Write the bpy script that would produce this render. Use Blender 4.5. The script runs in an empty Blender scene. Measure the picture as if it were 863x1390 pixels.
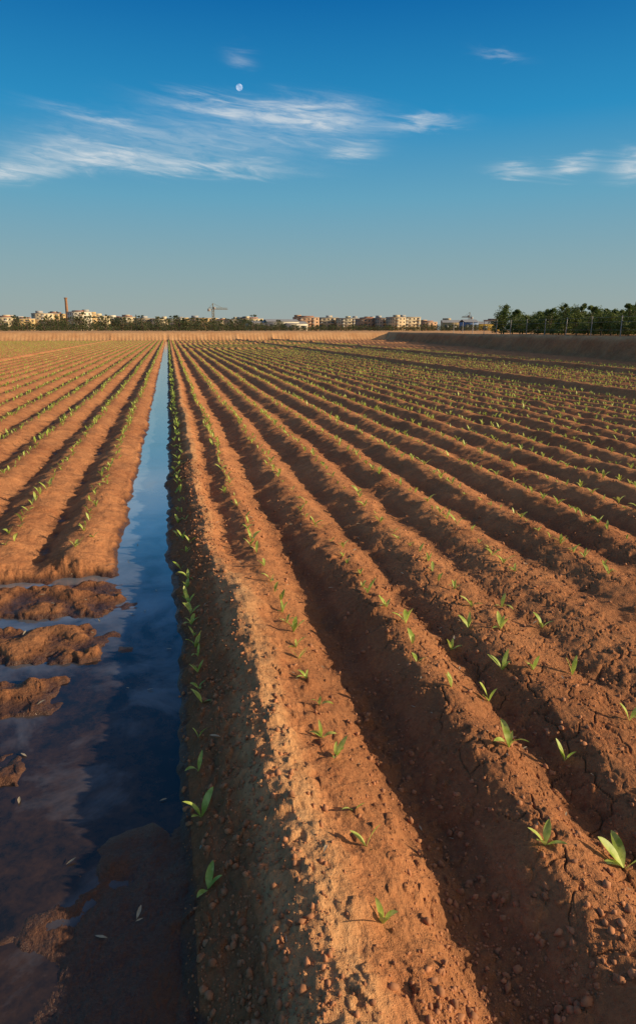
import bpy, math, random
import numpy as np
from mathutils import Vector
random.seed(7); rng=np.random.default_rng(7)
S=bpy.context.scene
PI=math.pi
# ------------------------------------------------------------ noise
_g=np.random.default_rng(3)
PERM=_g.permutation(1024); PERM=np.concatenate([PERM,PERM]); ANG=_g.random(1024)*2*PI
GX=np.cos(ANG);GY=np.sin(ANG);R1=_g.random(1024);R2=_g.random(1024);R3=_g.random(1024)
def hsh(i,j,s): return PERM[(PERM[(i+s*37)&1023]+j)&1023]
def gn(x,y,s=0):
    x,y=np.broadcast_arrays(np.asarray(x,float),np.asarray(y,float))
    i=np.floor(x).astype(np.int64); j=np.floor(y).astype(np.int64)
    fx=x-i; fy=y-j
    u=fx*fx*fx*(fx*(fx*6-15)+10); v=fy*fy*fy*(fy*(fy*6-15)+10)
    def d(a,b):
        h=hsh(i+a,j+b,s); return GX[h]*(fx-a)+GY[h]*(fy-b)
    a=d(0,0);b=d(1,0);c=d(0,1);e=d(1,1)
    return ((a*(1-u)+b*u)*(1-v)+(c*(1-u)+e*u)*v)*1.5
def cell(x,y,s=0):
    i=np.floor(x).astype(np.int64); j=np.floor(y).astype(np.int64)
    f1=np.full(x.shape,9.);f2=np.full(x.shape,9.);idr=np.zeros(x.shape)
    for a in(-1,0,1):
        for b in(-1,0,1):
            h=hsh(i+a,j+b,s)
            d=np.hypot(i+a+R1[h]-x,j+b+R2[h]-y)
            m=d<f1
            f2=np.where(m,f1,np.minimum(f2,d)); idr=np.where(m,R3[h],idr); f1=np.where(m,d,f1)
    return f1,f2,idr
def ss(a,b,x):
    t=np.clip((x-a)/(b-a),0,1); return t*t*(3-2*t)
WL=-0.08
PN=np.array([[-.7,-.12],[-.14,-.115],[-.06,-.09],[0,-.045],[.04,-.01],[.13,.04],[.21,.095],[.28,.135],[.34,.145],[.41,.125],[.49,.085],[.58,.06],[.68,.01],[.78,-.055],[.865,-.08],[.9,-.08]])
PF=np.array([[-.7,-.125],[-.2,-.12],[-.12,-.09],[-.04,-.04],[.02,.01],[.07,.05],[.14,.085],[.21,.11],[.27,.09],[.35,.035],[.41,.025],[.49,.055],[.56,.08],[.64,.065],[.75,-.0],[.865,-.05],[.9,-.05]])
def emb(X,Y): return X-(19.8+.154*Y)
def height(X,Y,res):
    X=np.asarray(X,float);Y=np.asarray(Y,float);res=np.broadcast_to(res,X.shape)
    wob=.05*gn(Y*.35,X*.25,1)+.03*gn(Y*1.4,X*1.2,2)
    edge=.035*gn(Y*2.6,X*1.5,13)+.02*gn(Y*8,X*5,14)
    Xw=X+wob*np.where(X<.1,.6,1)+edge*np.where(X<.15,1,.6)
    near=1-ss(3.6,5.2,Y)
    zb=np.interp(Xw,PN[:,0],PN[:,1])*near+np.interp(Xw,PF[:,0],PF[:,1])*(1-near)
    s=(1+np.cos(2*PI*(Xw-1.17)/.61))/2
    amp=.96-.55*near*ss(1.45,1.8,X)-.05*(1-near)+.38*near*ss(1.5,1.3,X)
    amp=amp*(1+.22*gn(X*1.1,Y*1.5,70))
    rk=1+.3*gn(np.round((Xw-1.17)/.61)*3.7,Y*.2,9)
    zr=-.05-.03*near*ss(1.2,.9,X)+.02*near*ss(1.4,1.8,X)+.10*amp*rk*s**.75
    z=np.where(Xw>.865,zr,zb)
    # left beds
    sl=(1+np.cos(2*PI*(Xw+.80)/.6))/2
    zl=-.045+.085*sl**.7
    zl=zl*ss(-.50,-.62,Xw)+(-.122)*(1-ss(-.42,-.56,Xw)) - .03*(1-ss(-.50,-.62,Xw))*ss(-.42,-.56,Xw)
    # pool with islands
    wx=X+.10*gn(X*3,Y*3,4)+.06*gn(X*9,Y*9,5)+.02*gn(X*25,Y*25,15); wy=Y+.09*gn(X*3,Y*3,6)+.045*gn(X*10,Y*10,7)+.015*gn(X*28,Y*28,16)
    isl=np.full(X.shape,-9.)
    for (x1,y0,y1) in((-.43,4.17,4.74),(-.50,3.58,4.06),(-.60,3.03,3.40),(-.72,2.46,2.74),(-.98,1.9,2.3)):
        isl=np.maximum(isl,np.minimum(np.minimum((x1-wx)*.6,wy-y0),y1-wy))
    zp=-.097+.024*gn(X*1.7,Y*1.7,8)+.020*gn(X*5,Y*5,10)+.010*gn(X*15,Y*15,17)
    zp=zp+.032*ss(2.2,1.75,Y+.35*gn(X*2.5,Y*2.5,12))*ss(-.6,-.3,X+.2*gn(X*4,Y*4,18))
    zp=np.where(zp>WL,WL+(zp-WL)*.45,zp)
    zi=-.12+.062*ss(-.04,.05,isl)+.022*gn(X*6,Y*6,11)*ss(-.02,.06,isl)+.01*ss(.03,.12,isl)
    zp=np.maximum(zp,zi)
    zp=zp+.15*ss(-2.6,-3.2,X)
    k=ss(4.84,5.0,wy)
    zl2=zl*k+zp*(1-k)
    z=np.where(X<-.3,zl2,z)
    m=(X>=-.3)&(X<0.02)
    z=np.where(m,np.maximum(z,np.where(Y<4.9,zp-.02*ss(2.3,2.6,Y),-9)),z)
    for bx,hh in((11.5,.20),(17.6,.22),(-9.2,.12)):
        z=z+hh*np.exp(-((Xw-bx)/.38)**2)
    cy=np.where(X>.7,1.,0.)
    for by,hh in((62,.14),(84,.2),(101,.2)):
        z=z+cy*hh*np.exp(-((Y-by-.03*X)/.7)**2)
    wat=ss(WL-.01,WL+.035,z)
    wat=np.where(X>.5,1,wat)
    rough=np.where(X<.9,1,.9)*wat
    for wl,a,sd in((.9,.014,20),(.33,.018,21),(.13,.013,22),(.055,.006,23),(.024,.003,24)):
        f=ss(wl*.65,wl*.25,res)
        z=z+a*f*rough*gn(X/wl,Y/wl,sd)
    nm=(res<.03)
    if nm.any():
        x=X[nm];y=Y[nm];r=res[nm];zz=z[nm];w=wat[nm]
        dens=.5+.5*gn(x*1.1,y*1.1,30)
        bank=np.exp(-((x-.12)/.2)**2)+.42*np.exp(-((x-.85)/.25)**2)+.28
        for cs,hh,sd in((.085,.014,31),(.042,.011,32),(.021,.006,33)):
            f1,f2,idr=cell(x/cs+.4*gn(x/cs,y/cs,3),y/cs,sd)
            on=ss(.74,.98,idr+.32*(bank-.5)+.25*(dens-.5))
            dome=np.sqrt(np.clip(1-(f1/(.25+.25*idr))**2,0,1))
            zz=zz+hh*on*dome*w*ss(cs*.45,cs*.15,r)
        cm=ss(.95,1.15,x)*ss(6.5,3.5,y)*(.5+.8*gn(x*.9,y*.9,35)>.2)
        cm=np.maximum(cm,(x<-.4)*(y<5)*.6*w)
        f1,f2,_=cell(x/.2+.25*gn(x*12,y*12,36),y/.2+.25*gn(x*12,y*12,37),38)
        e=f2-f1
        zz=zz-.013*cm*(1-ss(.0,.05,e))
        f1,f2,_=cell(x/.09+.2*gn(x*20,y*20,36),y/.09,39)
        zz=zz-.004*cm*(1-ss(.0,.07,f2-f1))
        gm=ss(2.4,1.9,y)*ss(-.7,-.4,x)*(x<.05)
        f1,_,_=cell(x/.012,y/.012,40)
        zz=zz+gm*.004*(1-f1)
        z=z.copy(); z[nm]=zz
    pl=np.maximum(ss(117,119.5,Y),ss(0,1.3,emb(X,Y)+.25*gn(Y*.5,X*.5,50)+.12*gn(Y*2,X*2,53)))
    pl=np.maximum(pl,ss(-70,-74,X))
    zt=1.32+.07*gn(X*.05,Y*.05,51)+.05*gn(X*.4,Y*.4,52)*ss(.4,.1,res)
    z=z*(1-pl)+zt*pl
    return z,pl
# ------------------------------------------------------------ mesh helper
def mesh_obj(name,V,F,mats,smooth=False,mi=None,uv=None):
    V=np.asarray(V,np.float32);F=np.asarray(F,np.int32)
    me=bpy.data.meshes.new(name)
    me.vertices.add(len(V));me.vertices.foreach_set('co',V.ravel())
    k=F.shape[1]
    me.loops.add(F.size);me.loops.foreach_set('vertex_index',F.ravel())
    me.polygons.add(len(F));me.polygons.foreach_set('loop_start',np.arange(0,F.size,k,dtype=np.int32))
    me.polygons.foreach_set('loop_total',np.full(len(F),k,np.int32))
    if smooth: me.polygons.foreach_set('use_smooth',np.ones(len(F),bool))
    if mi is not None: me.polygons.foreach_set('material_index',np.asarray(mi,np.int32))
    me.update(calc_edges=True);me.validate()
    for m in mats: me.materials.append(m)
    ob=bpy.data.objects.new(name,me);S.collection.objects.link(ob)
    return ob
# ------------------------------------------------------------ materials
def newmat(n):
    m=bpy.data.materials.new(n);m.use_nodes=True;nt=m.node_tree
    for x in list(nt.nodes): nt.nodes.remove(x)
    o=nt.nodes.new('ShaderNodeOutputMaterial')
    return m,nt,o
class NB:
    def __init__(s,nt): s.nt=nt
    def n(s,t,**kw):
        x=s.nt.nodes.new(t)
        for k,v in kw.items(): setattr(x,k,v)
        return x
    def set(s,inp,v):
        if hasattr(v,'links') or isinstance(v,bpy.types.NodeSocket): s.nt.links.new(v,inp)
        else: inp.default_value=v
    def m(s,op,a,b=None,c=None,clamp=False):
        x=s.n('ShaderNodeMath',operation=op);x.use_clamp=clamp
        s.set(x.inputs[0],a)
        if b is not None: s.set(x.inputs[1],b)
        if c is not None: s.set(x.inputs[2],c)
        return x.outputs[0]
    def noise(s,vec,scale,detail=4,rough=.55,dist=0):
        x=s.n('ShaderNodeTexNoise')
        if vec is not None: s.set(x.inputs['Vector'],vec)
        x.inputs['Scale'].default_value=scale;x.inputs['Detail'].default_value=detail
        x.inputs['Roughness'].default_value=rough;x.inputs['Distortion'].default_value=dist
        return x.outputs['Fac']
    def mix(s,f,a,b,bt='MIX'):
        x=s.n('ShaderNodeMix',data_type='RGBA',blend_type=bt)
        s.set(x.inputs[0],f)
        s.set(x.inputs[6],a if not isinstance(a,tuple) else (*a,1));s.set(x.inputs[7],b if not isinstance(b,tuple) else (*b,1))
        return x.outputs[2]
    def mr(s,v,a,b,c=0,d=1):
        x=s.n('ShaderNodeMapRange');s.set(x.inputs[0],v)
        for i,q in enumerate((a,b,c,d)): x.inputs[i+1].default_value=q
        return x.outputs[0]
def simple(n,col,rough=.8,var=.25,scale=1.,metal=0):
    m,nt,o=newmat(n);b=NB(nt);p=b.n('ShaderNodeBsdfPrincipled')
    g=b.n('ShaderNodeNewGeometry')
    f=b.noise(g.outputs['Position'],scale,4)
    c=b.mix(b.mr(f,.3,.7),tuple(x*(1-var) for x in col),tuple(min(1,x*(1+var)) for x in col))
    b.set(p.inputs['Base Color'],c);p.inputs['Roughness'].default_value=rough;p.inputs['Metallic'].default_value=metal
    nt.links.new(p.outputs[0],o.inputs[0]);return m
def soil_mat():
    m,nt,o=newmat('clay_soil');b=NB(nt);p=b.n('ShaderNodeBsdfPrincipled')
    P=b.n('ShaderNodeNewGeometry').outputs['Position']
    at=lambda k:b.n('ShaderNodeAttribute',attribute_name=k).outputs['Fac']
    wet=at('wet');dry_lit=at('dry_lit')
    n1=b.noise(P,.7,5);n2=b.noise(P,7,5);n3=b.noise(P,55,5,.65);n4=b.noise(P,320,3,.6);n5=b.noise(P,20,5,.6)
    v=b.m('ADD',b.m('MULTIPLY',n1,.35),b.m('MULTIPLY',n2,.3));v=b.m('ADD',v,b.m('MULTIPLY',n3,.35))
    c=b.mix(b.mr(v,.38,.62),(.30,.098,.038),(.66,.285,.115))
    c=b.mix(b.mr(n4,.35,.75,0,.35),c,(.72,.38,.19))
    c=b.mix(dry_lit,c,b.mix(b.mr(v,.4,.6),(.62,.31,.13),(.84,.52,.25)))
    wf=b.m('ADD',wet,b.mr(n2,.3,.7,-.16,.16));wf=b.m('MULTIPLY',wf,b.mr(wet,0,.05),clamp=True)
    c=b.mix(wf,c,b.mix(n3,(.065,.026,.014),(.14,.06,.03)))
    b.set(p.inputs['Base Color'],c)
    b.set(p.inputs['Roughness'],b.m('SUBTRACT',.93,b.m('MULTIPLY',b.m('POWER',wf,2.),b.mr(n2,.3,.7,.35,.62))))
    b.set(p.inputs['Specular IOR Level'],b.m('ADD',.08,b.m('MULTIPLY',b.m('POWER',wf,3.),.4)))
    bu=b.n('ShaderNodeBump');bu.inputs['Distance'].default_value=.012;bu.inputs['Strength'].default_value=.95
    h=b.m('ADD',b.m('MULTIPLY',n3,.9),b.m('MULTIPLY',n4,.3));h=b.m('ADD',h,b.m('MULTIPLY',n5,1.9));b.set(bu.inputs['Height'],h)
    nt.links.new(bu.outputs[0],p.inputs['Normal']);nt.links.new(p.outputs[0],o.inputs[0]);return m
def water_mat():
    m,nt,o=newmat('muddy_water');b=NB(nt);p=b.n('ShaderNodeBsdfPrincipled')
    P=b.n('ShaderNodeNewGeometry').outputs['Position']
    sp=b.n('ShaderNodeSeparateXYZ');nt.links.new(P,sp.inputs[0])
    n1=b.noise(P,2.2,6,.62,.6);n2=b.noise(P,14,5,.65,.4);n3=b.noise(P,60,4,.6)
    v=b.m('ADD',b.m('MULTIPLY',n1,.5),b.m('MULTIPLY',n2,.35));v=b.m('ADD',v,b.m('MULTIPLY',n3,.15))
    c=b.mix(b.mr(v,.42,.58),(.018,.018,.019),(.075,.042,.026))
    silt_refl=b.m('ADD',b.mr(sp.outputs[1],2.8,7.,-.05,1.),b.mr(n1,.35,.65,-.2,.2),clamp=True)
    c=b.mix(silt_refl,c,(.33,.38,.43))  # silty far channel, base colour lightened to stand in for sky reflection
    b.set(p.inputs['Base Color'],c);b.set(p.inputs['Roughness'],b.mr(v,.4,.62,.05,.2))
    p.inputs['IOR'].default_value=1.5;b.set(p.inputs['Specular IOR Level'],b.m('ADD',.5,b.m('MULTIPLY',silt_refl,.5)))
    b.set(p.inputs['Coat Weight'],b.m('ADD',silt_refl,.1,clamp=True));p.inputs['Coat Roughness'].default_value=.08
    bu=b.n('ShaderNodeBump');bu.inputs['Distance'].default_value=.004;bu.inputs['Strength'].default_value=.3
    b.set(bu.inputs['Height'],b.m('ADD',b.noise(P,9,3),b.m('MULTIPLY',b.noise(P,45,3),.2)))
    nt.links.new(bu.outputs[0],p.inputs['Normal']);nt.links.new(p.outputs[0],o.inputs[0]);return m
def leaf_mat(n,c1,c2,scale=6,tr=.35,rough=.5):
    m,nt,o=newmat(n);b=NB(nt);p=b.n('ShaderNodeBsdfPrincipled');t=b.n('ShaderNodeBsdfTranslucent')
    P=b.n('ShaderNodeNewGeometry').outputs['Position']
    c=b.mix(b.mr(b.noise(P,scale,3),.35,.65),c1,c2)
    b.set(p.inputs['Base Color'],c);b.set(t.inputs[0],c);p.inputs['Roughness'].default_value=rough
    mx=b.n('ShaderNodeMixShader');mx.inputs[0].default_value=tr
    nt.links.new(p.outputs[0],mx.inputs[1]);nt.links.new(t.outputs[0],mx.inputs[2]);nt.links.new(mx.outputs[0],o.inputs[0]);return m
SOIL=soil_mat();WATER=water_mat()
SEED=leaf_mat('seedling_leaf',(.36,.50,.055),(.70,.78,.2),30)
TREE=leaf_mat('orchard_leaf',(.06,.105,.018),(.18,.22,.045),1.2,.3,.6)
DTREE=leaf_mat('distant_leaf',(.035,.06,.018),(.10,.12,.035),.15,.2,.7)
BARK=simple('bark',(.12,.085,.06),.9,.3,8)
DRY=leaf_mat('dry_leaf',(.42,.33,.2),(.6,.5,.34),40,.2,.8)
# ------------------------------------------------------------ ground sheet
YAW=math.radians(12.3)
dn=np.linspace(-.63,.63,1060)
g1=np.linspace(.63,1.2,70)[1:];g2=np.linspace(1.2,PI,60)[1:]
aa=np.concatenate([-g2[::-1],-g1[::-1],dn,g1,g2[:-1]])+YAW
rr=np.concatenate([np.geomspace(.15,1.1,36)[:-1],np.geomspace(1.1,125,1290),np.geomspace(125,7000,60)[1:]])
A,R=np.meshgrid(aa,rr)
X=R*np.sin(A);Y=R*np.cos(A)
dr=np.gradient(rr);da=np.gradient(aa)
res=np.maximum(dr[:,None]*.9,R*da[None,:])
z,pl=height(X.ravel(),Y.ravel(),res.ravel())
na=len(aa);nr=len(rr)
V=np.stack([X.ravel(),Y.ravel(),z],1)
i=np.arange(nr-1)[:,None]*na+np.arange(na)[None,:]
j=np.arange(nr-1)[:,None]*na+(np.arange(na)[None,:]+1)%na
F=np.stack([i,j,j+na,i+na],-1).reshape(-1,4)
F=F[:,::-1]
c0=len(V);V=np.vstack([V,[[0,0,float(z[:na].mean())]]])
ci=np.arange(0,na-1,2);C=np.stack([np.full(len(ci),c0),(ci+2)%na,ci+1,ci],1)
F=np.vstack([F,C[:,[0,3,2,1]]])
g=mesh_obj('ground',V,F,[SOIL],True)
x=V[:,0];y=V[:,1];zz=V[:,2]
plf=np.append(pl,0)
wet=ss(WL+.05,WL+.012,zz)*(x<.25)*(y<118)
wet=np.maximum(wet,.9*(x<-.02)*(y<2.9)*(y>0)*ss(WL+.08,WL+.04,zz))
wet=np.maximum(wet,.42*ss(.26,.06,x+.08*gn(x*4,y*4,60))*(x>-.3)*ss(.12,.06,zz))
wet=np.maximum(wet,.45*ss(.0,-.05,zz)*ss(10,4,y)*(x>.5))
wet=np.maximum(wet,.34*ss(5.5,3,y)*(x>.5)*(.55+.45*gn(x*1.5,y*1.5,62)))
wet=np.maximum(wet,.3*(x<-.3)*ss(5.2,4.6,y)*(y>0))*(1-plf)
dry_lit=.6*np.exp(-((x-.35)/.09)**2)*ss(.085,.12,zz+.015*gn(x*9,y*9,61))*ss(9,5,y)  # bund crest: dry soil, with its sunlit strip painted in as paler colour
dry_lit=np.maximum(dry_lit,.45*np.exp(-((x-.22)/.1)**2)*ss(.07,.1,zz))
dry_lit=np.maximum(dry_lit,plf*ss(.7,1,plf)*.8)
dry_lit=np.maximum(dry_lit,.22*ss(20,100,y)*(emb(x,y)<-1))
dry_lit=np.maximum(dry_lit,.7*(plf>.02)*(y>110))
for nme,arr in(('wet',wet),('dry_lit',dry_lit)):
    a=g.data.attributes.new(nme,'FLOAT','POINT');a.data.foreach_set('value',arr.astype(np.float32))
# ------------------------------------------------------------ water
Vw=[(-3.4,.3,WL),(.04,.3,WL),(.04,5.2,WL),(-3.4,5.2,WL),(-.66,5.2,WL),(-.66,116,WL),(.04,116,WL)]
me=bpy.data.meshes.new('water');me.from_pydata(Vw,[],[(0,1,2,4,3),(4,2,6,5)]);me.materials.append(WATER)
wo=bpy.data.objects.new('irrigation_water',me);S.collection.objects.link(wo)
# ------------------------------------------------------------ seedlings
def leafblade(L,W,seg,az,lean,curl,rs):
    t=np.linspace(0,1,seg+1)
    ang=lean+curl*t
    dx=np.cumsum(np.append(0,np.sin(ang[:-1])))*L/seg; dz=np.cumsum(np.append(0,np.cos(ang[:-1])))*L/seg
    w=W*np.clip(np.sin(PI*np.clip(t*.93+.05,0,1))**.8,.04,1)*(0.35+.65*ss(0,.35,t)) ; w[-1]=W*.05
    v=[]
    for a,b_,ww,tt in zip(dx,dz,w,t):
        tw=rs*tt
        for sgn,fold in((-1,.35),(0,0),(1,.35)):
            v.append((a*1.0-fold*ww*.0, sgn*ww, b_+fold*ww*1+sgn*ww*tw*.5))
    v=np.array(v);c,s_=math.cos(az),math.sin(az)
    v=np.stack([v[:,0]*c-v[:,1]*s_,v[:,0]*s_+v[:,1]*c,v[:,2]],1)
    f=[]
    for k in range(seg):
        o=k*3
        f+= [(o,o+1,o+4,o+3),(o+1,o+2,o+5,o+4)]
    return v,np.array(f)
def seedling(sz,seg,nl):
    Vs=[];Fs=[];o=0;a0=random.random()*6.28
    for k in range(nl):
        az=a0+k*2.4+random.uniform(-.5,.5)
        L=sz*random.uniform(.6,1.1);W=L*random.uniform(.09,.15)
        v,f=leafblade(L,W,seg,az,random.uniform(.12,.7),random.uniform(.3,1.6),random.uniform(-1,1))
        Vs.append(v);Fs.append(f+o);o+=len(v)
    return np.vstack(Vs),np.vstack(Fs)
def ground_z(x,y): 
    return height(np.array(x,float),np.array(y,float),np.full(len(x),.004))[0]
near_list=[(.50,1.43,.12),(.536,1.72,.12),(.54,1.895,.09),(.552,2.21,.1),(.533,2.365,.09),(.573,2.6,.08),(.56,2.84,.09),(.569,3.09,.1),(.58,3.22,.1),(.593,3.37,.12),
(.58,3.52,.1),(.58,3.66,.1),(.6,3.85,.11),(.58,3.98,.1),(.58,4.15,.11),(.025,1.76,.12),(.02,2.07,.12),(.02,2.32,.14),(.03,2.56,.1),(.06,2.83,.11),(.05,3.0,.1),(.05,3.14,.11),(.06,3.3,.1),(.05,3.43,.12),(.05,3.58,.12),(.04,3.75,.12),(.04,3.9,.12),(.03,4.05,.12),(.02,4.2,.13),(.03,4.35,.12),(.04,4.5,.12),
(1.12,1.62,.13),(1.386,1.56,.13),(1.276,2.16,.13),(1.50,2.10,.11),(1.22,2.62,.11),(1.15,2.9,.1),(1.2,3.1,.1),(1.25,3.35,.13),(1.2,3.55,.11),
(1.42,2.62,.12),(1.58,2.8,.12),(1.72,2.75,.12),(1.93,2.72,.13),(1.45,3.15,.11),(1.62,3.3,.11),(1.8,3.25,.12),(1.78,3.6,.11),(2.1,3.3,.12),(2.0,3.62,.11),(1.95,2.3,.12)]
zs=ground_z([p[0] for p in near_list],[p[1] for p in near_list])
for (px,py,s),zg in zip(near_list,zs):
    v,f=seedling(s*.95,9,random.choice([2,3,3,4]))
    ob=mesh_obj('artichoke_seedling',v,f,[SEED],True);ob.location=(px,py,float(zg)-.006)
rows=[(.03,4.6),(.58,4.25)]+[(1.19+.61*k,3.7) for k in range(0,48)]+[(-.80-.6*k,5.1) for k in range(45)]
tmpH=[seedling(.12,5,random.choice([2,3,4])) for _ in range(24)]
tmpL=[seedling(.13,2,random.choice([3,4,5])) for _ in range(24)]
P=[]
for rx,y0 in rows:
    yy=y0
    while yy<112:
        yy+=random.uniform(.13,.25)*(1 if yy<30 else 1.3)
        if random.random()<.07: continue
        xx=rx+random.gauss(0,.028)
        b=math.degrees(math.atan2(xx,yy))
        if b<-24 or b>50: continue
        if emb(xx,yy)>-1.2: break
        if min(abs(yy-q-.03*xx) for q in(62,84,101))<1.2 and xx>.7: continue
        if min(abs(xx-11.5),abs(xx-17.6),abs(xx+9.2))<.45: continue
        P.append((xx,yy))
P=np.array(P);wob=.05*gn(P[:,1]*.35,P[:,0]*.25,1)+.03*gn(P[:,1]*1.4,P[:,0]*1.2,2)
P[:,0]-=wob*.9
zg=ground_z(P[:,0],P[:,1])
Vs=[];Fs=[];o=0
for (px,py),q in zip(P,zg):
    v,f=random.choice(tmpH if py<11 else tmpL)
    a=random.random()*6.28;c,s_=math.cos(a),math.sin(a);k=random.uniform(.5,1.1)
    vv=np.stack([(v[:,0]*c-v[:,1]*s_)*k+px,(v[:,0]*s_+v[:,1]*c)*k+py,v[:,2]*k+q-.005],1)
    Vs.append(vv);Fs.append(f+o);o+=len(v)
mesh_obj('seedling_rows',np.vstack(Vs),np.vstack(Fs),[SEED],True)
# ------------------------------------------------------------ pebbles and crumbs
ico_v=[];t=(1+5**.5)/2
for a,b_ in((-1,t),(1,t),(-1,-t),(1,-t)): ico_v+=[(a,b_,0)]
for a,b_ in((-1,t),(1,t),(-1,-t),(1,-t)): ico_v+=[(0,a,b_)]
for a,b_ in((t,-1),(t,1),(-t,-1),(-t,1)): ico_v+=[(a,0,b_)]
ico_v=np.array(ico_v)/math.hypot(1,t)
ico_f=np.array([(0,11,5),(0,5,1),(0,1,7),(0,7,10),(0,10,11),(1,5,9),(5,11,4),(11,10,2),(10,7,6),(7,1,8),(3,9,4),(3,4,2),(3,2,6),(3,6,8),(3,8,9),(4,9,5),(2,4,11),(6,2,10),(8,6,7),(9,8,1)])
N=14000
yy=1.15+rng.random(N)**1.6*7.5
ty=rng.random(N)
xx=np.where(ty<.42,rng.normal(.14,.12,N),np.where(ty<.58,rng.normal(.8,.15,N),rng.uniform(.3,1,N)*yy*.9+.2))
ok=(xx>-.05)&(xx<5);xx=xx[ok];yy=yy[ok];zg=ground_z(xx,yy)
n=len(xx);sz=.002*np.exp(rng.exponential(.55,n));sz=np.clip(sz,.002,.013)
vv=ico_v[None]*(1+.28*rng.standard_normal((n,12,1)))*sz[:,None,None]*rng.uniform(.7,1.2,(n,1,3))
vv=vv+np.stack([xx,yy,zg+sz*.15],1)[:,None]
ff=ico_f[None]+12*np.arange(n)[:,None,None]
SM=simple('clod',(.44,.19,.085),.95,.4,25)
mesh_obj('soil_crumbs',vv.reshape(-1,3),ff.reshape(-1,3),[SM],True)
Vs=[];Fs=[];o=0
for _ in range(130):
    xx=random.uniform(-1.0,3);yy=random.uniform(1.3,6)
    q=max(float(ground_z([xx],[yy])[0]),WL)
    L=random.uniform(.015,.05)
    v,f=leafblade(L,L*.12,4,random.random()*6.28,1.45,random.uniform(-.3,.3),random.uniform(-1,1))
    Vs.append(v+[xx,yy,q+.004]);Fs.append(f+o);o+=len(v)
mesh_obj('dry_leaf_litter',np.vstack(Vs),np.vstack(Fs),[DRY],True)
# ------------------------------------------------------------ trees
def tube(p0,p1,r0,r1,k=6):
    p0=np.array(p0);p1=np.array(p1);d=(p1-p0)/np.linalg.norm(p1-p0)
    u=np.cross(d,[.3,.9,.1]);u/=np.linalg.norm(u);w=np.cross(d,u)
    th=np.arange(k)*2*PI/k
    ring=np.cos(th)[:,None]*u+np.sin(th)[:,None]*w
    v=np.vstack([p0+ring*r0,p1+ring*r1]);f=[(a,(a+1)%k,k+(a+1)%k,k+a) for a in range(k)]
    return v,np.array(f)
def leafquads(C,size):
    n=len(C);a=rng.standard_normal((n,3));a/=np.linalg.norm(a,axis=1)[:,None]
    b_=np.cross(a,rng.standard_normal((n,3)));b_/=np.linalg.norm(b_,axis=1)[:,None]
    s=size*rng.uniform(.6,1.3,(n,1))
    v=np.stack([C-a*s,C+b_*s*.45,C+a*s,C-b_*s*.45],1).reshape(-1,3)
    return v,np.arange(4*n).reshape(-1,4)
def tree_mesh(H,W,nl,ls,kind='round'):
    Vs=[];Fs=[];M=[];o=0
    def add(v,f,m):
        nonlocal o
        Vs.append(v);Fs.append(f+o);M.append(np.full(len(f),m));o+=len(v)
    top=np.array([random.uniform(-.1,.1)*W,random.uniform(-.1,.1)*W,H*.5])
    add(*tube((0,0,-.1),top,H*.03,H*.018),1)
    cl=[]
    if kind=='cypress':
        for k in range(14):
            zz=H*(.1+.88*k/13);cl.append(((0,0,zz),W*.5*(math.sin(PI*min(1,(k+2)/15))**.7)))
        add(*tube(top,(0,0,H*.9),H*.018,H*.004),1)
    else:
        for k in range(13):
            th=random.random()*6.28;rd=W*.5*random.uniform(.15,.85);zz=H*random.uniform(.12,.92)
            rd*=1-.5*max(0,zz/H-.6)/.4
            p=(math.cos(th)*rd,math.sin(th)*rd,zz)
            add(*tube(top*random.uniform(.4,1),p,H*.012,H*.004,5),1)
            cl.append((p,W*random.uniform(.13,.27)))
        for k in range(3):
            th=random.random()*6.28;p=np.array((math.cos(th)*W*.2,math.sin(th)*W*.2,H*random.uniform(.9,1.05)))
            add(*tube(top,p,H*.01,H*.003,4),1)
            cl.append((p,W*.08))
    C=[]
    for p,r in cl:
        m=int(nl/len(cl));d=rng.standard_normal((m,3));d/=np.linalg.norm(d,axis=1)[:,None]
        C.append(np.array(p)+d*r*rng.uniform(.35,1.1,(m,1))*[1,1,.85])
    C=np.vstack(C);C[:,2]=np.maximum(C[:,2],.08*H)
    v,f=leafquads(C,ls);add(v,f,0)
    return np.vstack(Vs),np.vstack(Fs),np.concatenate(M)
tm=[]
for k in range(5):
    v,f,mi=tree_mesh(2.4,2.6,2900,.08)
    ob=mesh_obj('orchard_tree',v,f,[TREE,BARK],False,mi);tm.append(ob.data);bpy.data.objects.remove(ob)
for row in range(3):
    yy=26+row*.8
    while yy<66-row*1:
        xx=19.8+.154*yy+3.6+row*2.3
        ob=bpy.data.objects.new('orchard_tree',random.choice(tm));S.collection.objects.link(ob)
        ob.location=(xx+random.uniform(-.3,.3),yy,1.3);ob.rotation_euler=(0,0,random.random()*6.28)
        s=random.uniform(.62,.86)*(1+.0035*(yy-35));ob.scale=(s*1.12,s*1.12,s*random.uniform(.8,1.2))
        yy+=random.uniform(1.5,2.1)
def mass(name,items,mat):
    Vs=[];Fs=[];M=[];o=0
    tmp=[tree_mesh(1,.95,420,.045) for _ in range(7)];cy=[tree_mesh(1,.26,380,.03,'cypress') for _ in range(2)]
    for (xx,yy,H,w,kd) in items:
        v,f,mi=random.choice(cy if kd else tmp);a=random.random()*6.28;c,s_=math.cos(a),math.sin(a)
        vv=np.stack([(v[:,0]*c-v[:,1]*s_)*H*w+xx,(v[:,0]*s_+v[:,1]*c)*H*w+yy,v[:,2]*H+1.25],1)
        Vs.append(vv);Fs.append(f+o);M.append(mi);o+=len(v)
    mesh_obj(name,np.vstack(Vs),np.vstack(Fs),[mat,BARK],False,np.concatenate(M))
def bp(b,d): return d*math.sin(math.radians(b)),d*math.cos(math.radians(b))
it=[]
b=-16.
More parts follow.
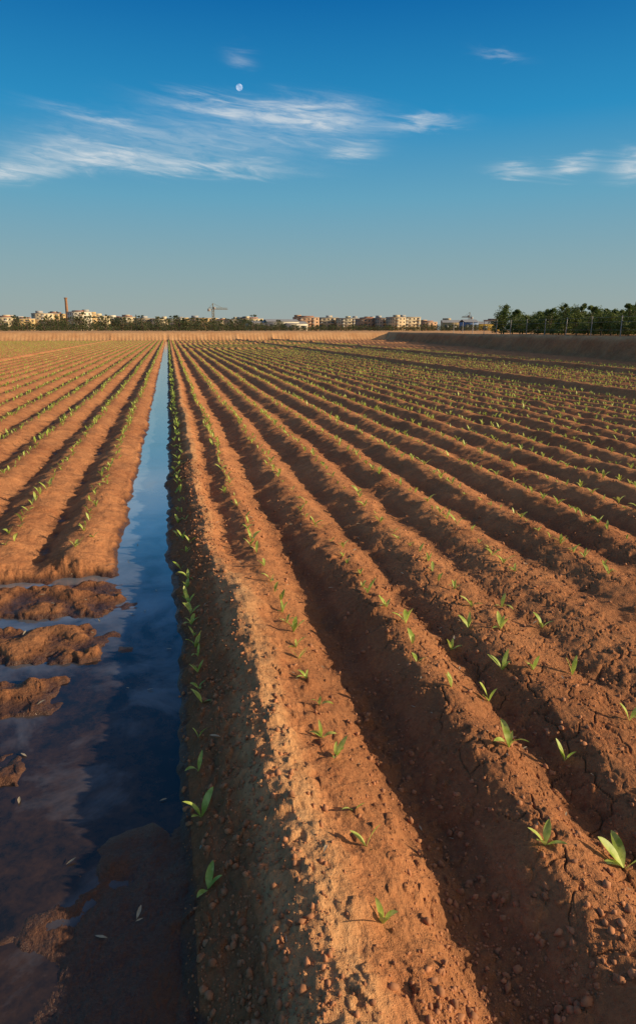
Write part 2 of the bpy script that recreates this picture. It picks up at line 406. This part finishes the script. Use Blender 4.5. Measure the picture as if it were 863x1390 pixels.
while b<9.5:
    d=random.uniform(270,360);xx,yy=bp(b,d)
    H=random.uniform(2.8,6.6)*(1 if b<7 else .7);it.append((xx,yy,H,random.uniform(.9,1.6),random.random()<.08));b+=random.uniform(.07,.34)
mass('distant_tree_line',it,DTREE)
it=[]
b=-16.
while b<27:
    d=random.uniform(230,420);xx,yy=bp(b,d);it.append((xx,yy,random.uniform(1.2,2.7)*d/300,random.uniform(1.,2.2),False));b+=random.uniform(.05,.22)
mass('distant_hedge',it,DTREE)
# ------------------------------------------------------------ boxes
BV=np.array([(-1,-1,-1),(1,-1,-1),(1,1,-1),(-1,1,-1),(-1,-1,1),(1,-1,1),(1,1,1),(-1,1,1)])*.5
BF=np.array([(0,3,2,1),(4,5,6,7),(0,1,5,4),(1,2,6,5),(2,3,7,6),(3,0,4,7)])
class Bx:
    def __init__(s): s.V=[];s.F=[];s.M=[];s.o=0
    def box(s,c,d,m=0): s.V.append(BV*np.array(d)+np.array(c));s.F.append(BF+s.o);s.M.append(np.full(6,m));s.o+=8
    def bar(s,p0,p1,r,m=0):
        v,f=tube(p0,p1,r,r,4);s.V.append(v);s.F.append(f+s.o);s.M.append(np.full(len(f),m));s.o+=8
    def make(s,n,mats,loc,rz=0):
        ob=mesh_obj(n,np.vstack(s.V),np.vstack(s.F),mats,False,np.concatenate(s.M));ob.location=loc;ob.rotation_euler=(0,0,rz);return ob
WALLS=[simple('render_'+n,c,.85,.12,.2) for n,c in(('cream',(.64,.52,.32)),('ochre',(.6,.42,.19)),('white',(.68,.62,.48)),('terracotta',(.5,.3,.17)),('sand',(.56,.43,.26)),('pink',(.57,.4,.26)))]
GL=simple('window_glass',(.1,.1,.1),.3,.2);ROOF=simple('roof_tile',(.34,.15,.09),.9,.2,.5);CONC=simple('concrete',(.4,.38,.35),.9,.15,.3)
STEEL=simple('painted_steel',(.2,.17,.1),.5,.1);BRK=simple('chimney_brick',(.33,.17,.09),.9,.2,.6);BLUE=simple('blue_cladding',(.12,.2,.35),.6,.1);YEL=simple('yellow_cladding',(.7,.45,.05),.6,.1);POST=simple('fence_steel',(.4,.38,.34),.6,.1)
def apartment(b,dist,w,h,wm,d=12,name='apartment_building'):
    B=Bx();fl=max(1,int(round(h/3.1)));fh=h/fl;nb=max(2,int(w/3.4))
    B.box((0,0,h/2),(w,d,h),0)
    B.box((0,0,h+.2),(w+.5,d+.5,.4),4)
    for k in range(random.choice([1,2,2])):
        B.box((random.uniform(-.35,.35)*w,random.uniform(-.2,.2)*d,h+1.3),(random.uniform(3,6),4,1.8),random.choice([0,4]))
    if random.random()<.4: B.box((0,0,h+.9),(w*.6,d*.6,1),2)
    for q in range(fl):
        zc=q*fh+fh*.5
        for k in range(nb):
            xc=-w/2+(k+.5)*w/nb
            if (k%3)==1 and q>0:
                B.box((xc,-d/2-.6,zc-fh*.42),(w/nb*.95,1.2,.15),4);B.box((xc,-d/2-1.17,zc-fh*.25),(w/nb*.95,.06,.8),3)
                B.box((xc,-d/2-.03,zc),(w/nb*.7,.1,fh*.62),1)
            else: B.box((xc,-d/2-.03,zc+.1),(w/nb*.36,.1,fh*.42),1)
        for k in range(3):
            for sx in(-1,1): B.box((sx*(w/2+.03),-d/2+(k+.5)*d/3,zc+.1),(.1,1.3,fh*.45),1)
    x,y=bp(b,dist);return B.make(name,[WALLS[wm],GL,ROOF,WALLS[(wm+2)%6],CONC],(x,y,1.2),-math.radians(b)+random.uniform(.0,.5))
def warehouse(b,dist,w,h,m):
    B=Bx();d=18
    B.box((0,0,h/2),(w,d,h),0)
    v=np.array([(-w/2-.3,-d/2-.3,h),(w/2+.3,-d/2-.3,h),(w/2+.3,d/2+.3,h),(-w/2-.3,d/2+.3,h),(-w/2-.3,0,h+1.8),(w/2+.3,0,h+1.8)])
    f=np.array([(0,1,5,4),(2,3,4,5)])
    B.V.append(v);B.F.append(f+B.o);B.M.append(np.full(2,2));B.o+=6
    for k in range(3): B.box((-w/2+(k+.5)*w/3,-d/2-.04,h*.38),(w/6,.1,h*.7),1)
    x,y=bp(b,dist);return B.make('warehouse',[m,GL,CONC],(x,y,1.2),-math.radians(b)+random.uniform(.0,.4))
for b,w,h,m in((-13.3,16,9,4),(-12,14,10.5,0),(-10.7,13,9.5,1),(-9.4,15,14,0),(-8.5,14,14,1),(-6.7,16,15,2),(-6.0,12,13.5,1),(-5.2,15,12.5,0),(-4.2,18,11.5,2),(-3.1,15,12,0),(-1.8,16,10.5,4),(-.6,14,10,0),(.6,14,10.5,2),(1.7,12,9.5,1)):
    apartment(b,random.uniform(610,680),w,h,m)
for b,w,h,m in((2.9,22,10.5,1),(4.4,16,8.5,4),(5.5,18,9.5,0),(6.7,20,10,0)): apartment(b,620,w,h,m)
for b,w,h,m in((7.9,26,5.5,2),(9.2,24,6.5,2),(10.3,16,5,2)): warehouse(b,520,w,h,WALLS[m])
b=11.3;ms=[3,4,0,3,5,4,0,3,4,2,5,0,3,4]
k=0
while b<20.3:
    w=random.uniform(13,26);apartment(b,random.uniform(620,680),w,random.uniform(9.8,12.3),ms[k%14]);k+=1;b+=math.degrees(w/640)*.85
while b<27.2:
    w=random.uniform(12,20);apartment(b,random.uniform(620,720),w,random.uniform(7,10),ms[k%14]);k+=1;b+=math.degrees(w/640)*1.2
warehouse(23.4,500,16,5.5,WALLS[1]);warehouse(24.6,480,9,5.6,BLUE);warehouse(25.6,500,20,4.5,YEL)
v,f=tube((0,0,0),(0,0,27),1.6,1.05,14)
B=Bx();B.V.append(v);B.F.append(f);B.M.append(np.zeros(len(f),int));B.o=len(v)
for q,r in((26.4,1.35),(27,1.45),(3,1.9)):
    v,f=tube((0,0,q),(0,0,q+.5),r,r,14);B.V.append(v);B.F.append(f+B.o);B.M.append(np.zeros(len(f),int));B.o+=len(v)
x,y=bp(-7.6,640);B.make('brick_chimney',[BRK],(x,y,1.2))
def crane(b,dist,h,rz,L):
    B=Bx()
    for sx in(-.7,.7):
        for sy in(-.7,.7): B.bar((sx,sy,0),(sx,sy,h),.16)
    for k in range(int(h/2)):
        for s in(-.7,.7):
            e=1 if k%2 else -1
            B.bar((-.7*e,s,k*2),(.7*e,s,k*2+2),.08);B.bar((s,-.7*e,k*2),(s,.7*e,k*2+2),.08)
    B.box((1.2,0,h+.9),(1.4,1.4,1.8),1)
    for y_,z_ in((-.5,h),(.5,h),(0,h+1)): B.bar((-L*.3,y_,z_),(L,y_,z_),.18)
    for k in range(int(L/1.6)): B.bar((k*1.6,-.5,h),(k*1.6+.8,0,h+1),.08);B.bar((k*1.6+.8,0,h+1),(k*1.6+1.6,.5,h),.08)
    B.bar((0,0,h),(0,0,h+4.5),.3);B.bar((0,0,h+4.5),(L*.65,0,h+1),.1);B.bar((0,0,h+4.5),(-L*.28,0,h+.6),.1)
    B.box((-L*.27,0,h-.6),(2.2,1.2,2),1)
    x,y=bp(b,dist);B.make('tower_crane',[STEEL,CONC],(x,y,1.2),rz)
crane(3.7,560,16.5,.2,12);crane(24.65,640,11.5,2.0,9)
B=Bx();prev=None
for k in range(14):
    yy=26+k*4.;xx=19.8+.154*yy+2.0
    B.bar((xx,yy,1.2),(xx,yy,2.6),.03)
    if prev:
        for hz in(1.7,2.2,2.5): B.bar((prev[0],prev[1],hz),(xx,yy,hz),.006)
    prev=(xx,yy)
B.make('wire_fence',[POST],(0,0,0))
# ------------------------------------------------------------ moon
bpy.ops.mesh.primitive_uv_sphere_add(segments=48,ring_count=24,radius=24)
mo=bpy.context.object;mo.name='moon';mo.data.name='moon'
az,el=math.radians(6.34),math.radians(17.2);D=6000
mo.location=(D*math.sin(az)*math.cos(el),D*math.cos(az)*math.cos(el),1.7+D*math.sin(el))
m,nt,o=newmat('moon_rock');b=NB(nt);df=b.n('ShaderNodeBsdfDiffuse');tr=b.n('ShaderNodeBsdfTransparent');ad=b.n('ShaderNodeAddShader')
ge=b.n('ShaderNodeNewGeometry').outputs['Position']
b.set(df.inputs[0],b.mix(b.mr(b.noise(ge,.05,4),.4,.6),(.10,.11,.13),(.24,.26,.3)))
nt.links.new(df.outputs[0],ad.inputs[0]);nt.links.new(tr.outputs[0],ad.inputs[1]);nt.links.new(ad.outputs[0],o.inputs[0])
mo.data.materials.append(m)
for p in mo.data.polygons: p.use_smooth=True
# ------------------------------------------------------------ sun & sky
SAZ,SEL=math.radians(112),math.radians(17)
L=bpy.data.lights.new('sun','SUN');L.energy=5;L.angle=math.radians(.5);L.color=(1,.81,.56)
lo=bpy.data.objects.new('sun',L);S.collection.objects.link(lo)
dv=Vector((math.sin(SAZ)*math.cos(SEL),math.cos(SAZ)*math.cos(SEL),math.sin(SEL)))
lo.rotation_euler=dv.to_track_quat('Z','Y').to_euler();lo.location=dv*50
w=bpy.data.worlds.new('World');S.world=w;w.use_nodes=True;nt=w.node_tree
for q in list(nt.nodes): nt.nodes.remove(q)
b=NB(nt);o=b.n('ShaderNodeOutputWorld');bg=b.n('ShaderNodeBackground');bg.inputs[1].default_value=.1
sky=b.n('ShaderNodeTexSky');sky.sky_type='NISHITA';sky.sun_disc=False;sky.sun_elevation=SEL;sky.sun_rotation=SAZ;sky.air_density=1.;sky.dust_density=1.5;sky.ozone_density=3
tc=b.n('ShaderNodeTexCoord').outputs['Generated'];sx=b.n('ShaderNodeSeparateXYZ');nt.links.new(tc,sx.inputs[0])
x,y,zc=sx.outputs
deg=180/PI
az=b.m('MULTIPLY',b.m('ARCTAN2',x,y),deg);el=b.m('MULTIPLY',b.m('ARCSINE',zc),deg)
rp=b.n('ShaderNodeValToRGB');b.set(rp.inputs[0],b.m('DIVIDE',el,90.,clamp=True))
cr=rp.color_ramp
stops=[(0,(.36,.40,.38)),(.025,(.31,.40,.40)),(.06,(.24,.39,.44)),(.11,(.13,.37,.52)),(.17,(.02,.27,.54)),(.25,(.001,.14,.40)),(.4,(.01,.10,.27)),(1,(.06,.09,.16))]
cr.elements[0].position=0;cr.elements[0].color=(*stops[0][1],1);cr.elements[1].position=1;cr.elements[1].color=(*stops[-1][1],1)
for p_,c_ in stops[1:-1]:
    e=cr.elements.new(p_);e.color=(*c_,1)
sc=b.n('ShaderNodeVectorMath',operation='SCALE');nt.links.new(rp.outputs[0],sc.inputs[0]);sc.inputs[3].default_value=10
base=b.mix(.06,sc.outputs[0],sky.outputs[0])
# warm glow added to the unseen sky around the sun, to warm the shadows
dt=b.n('ShaderNodeVectorMath',operation='DOT_PRODUCT');nt.links.new(tc,dt.inputs[0]);dt.inputs[1].default_value=tuple(dv)
gl=b.m('POWER',b.m('MAXIMUM',b.m('MULTIPLY',b.m('SUBTRACT',dt.outputs['Value'],.35),1.54),0.),2.)
base=b.mix(gl,base,(10.,7.6,5.))
cv=b.n('ShaderNodeCombineXYZ');b.set(cv.inputs[0],b.m('MULTIPLY',b.m('ADD',az,b.m('MULTIPLY',el,1.2)),.16));b.set(cv.inputs[1],b.m('ADD',b.m('MULTIPLY',el,.85),b.m('MULTIPLY',az,.06)))
nz=b.noise(cv.outputs[0],.9,8,.62,1.1)
nz2=b.noise(cv.outputs[0],3.0,6,.62,.8)
warp=b.m('MULTIPLY',b.m('SUBTRACT',nz,.5),3.0)
elw=b.m('ADD',el,warp)
blobs=[(-4.5,12.3,4.5,.6,.03,1.1),(-10.5,11.1,3.2,.6,.1,.95),(3.5,11.9,5.5,.4,-.01,.75),(-6,13.2,3,.7,.0,.4),(11.8,15.3,4.2,.95,-.05,1.1),(5,16.0,3.8,.45,-.05,.9),(15,13.2,1.7,.4,0,.85),(19.8,14.9,2.6,.4,.04,.7),(-3.5,14.5,3.8,.4,-.15,.5),(4,13.8,7,1.5,.0,.4),(27.5,11.6,1.7,.32,-.06,.7),(31.5,11.5,1.4,.4,.08,.9),(35.8,11.2,1.6,.6,-.05,.9),(6.4,19,.9,.45,-.1,.35),(25.8,18.8,1.4,.3,-.25,.3)]
tot=None
for (a0,e0,sa,se,sl,am) in blobs:
    da_=b.m('SUBTRACT',az,a0);de=b.m('SUBTRACT',b.m('SUBTRACT',elw,e0),b.m('MULTIPLY',da_,sl))
    q=b.m('ADD',b.m('POWER',b.m('ABSOLUTE',b.m('DIVIDE',da_,sa)),2.),b.m('POWER',b.m('ABSOLUTE',b.m('DIVIDE',de,se)),2.))
    gq=b.m('MULTIPLY',b.m('EXPONENT',b.m('MULTIPLY',q,-1.)),am)
    tot=gq if tot is None else b.m('ADD',tot,gq)
den=b.m('MULTIPLY',tot,b.mr(nz2,.3,.66,.25,1.),clamp=True)
den=b.m('MULTIPLY',den,.8)
fin=b.mix(den,base,(7.0,7.4,7.6))
nt.links.new(fin,bg.inputs[0]);nt.links.new(bg.outputs[0],o.inputs[0])
# ------------------------------------------------------------ camera
cd=bpy.data.cameras.new('camera');cd.sensor_fit='VERTICAL';cd.sensor_height=24;cd.lens=900/1390*24;cd.clip_start=.05;cd.clip_end=20000
co=bpy.data.objects.new('camera',cd);S.collection.objects.link(co);co.location=(0,0,1.7)
co.rotation_euler=(math.radians(90-15.35),0,-YAW);S.camera=co
S.view_settings.view_transform='Standard';S.view_settings.look='None';S.view_settings.exposure=0
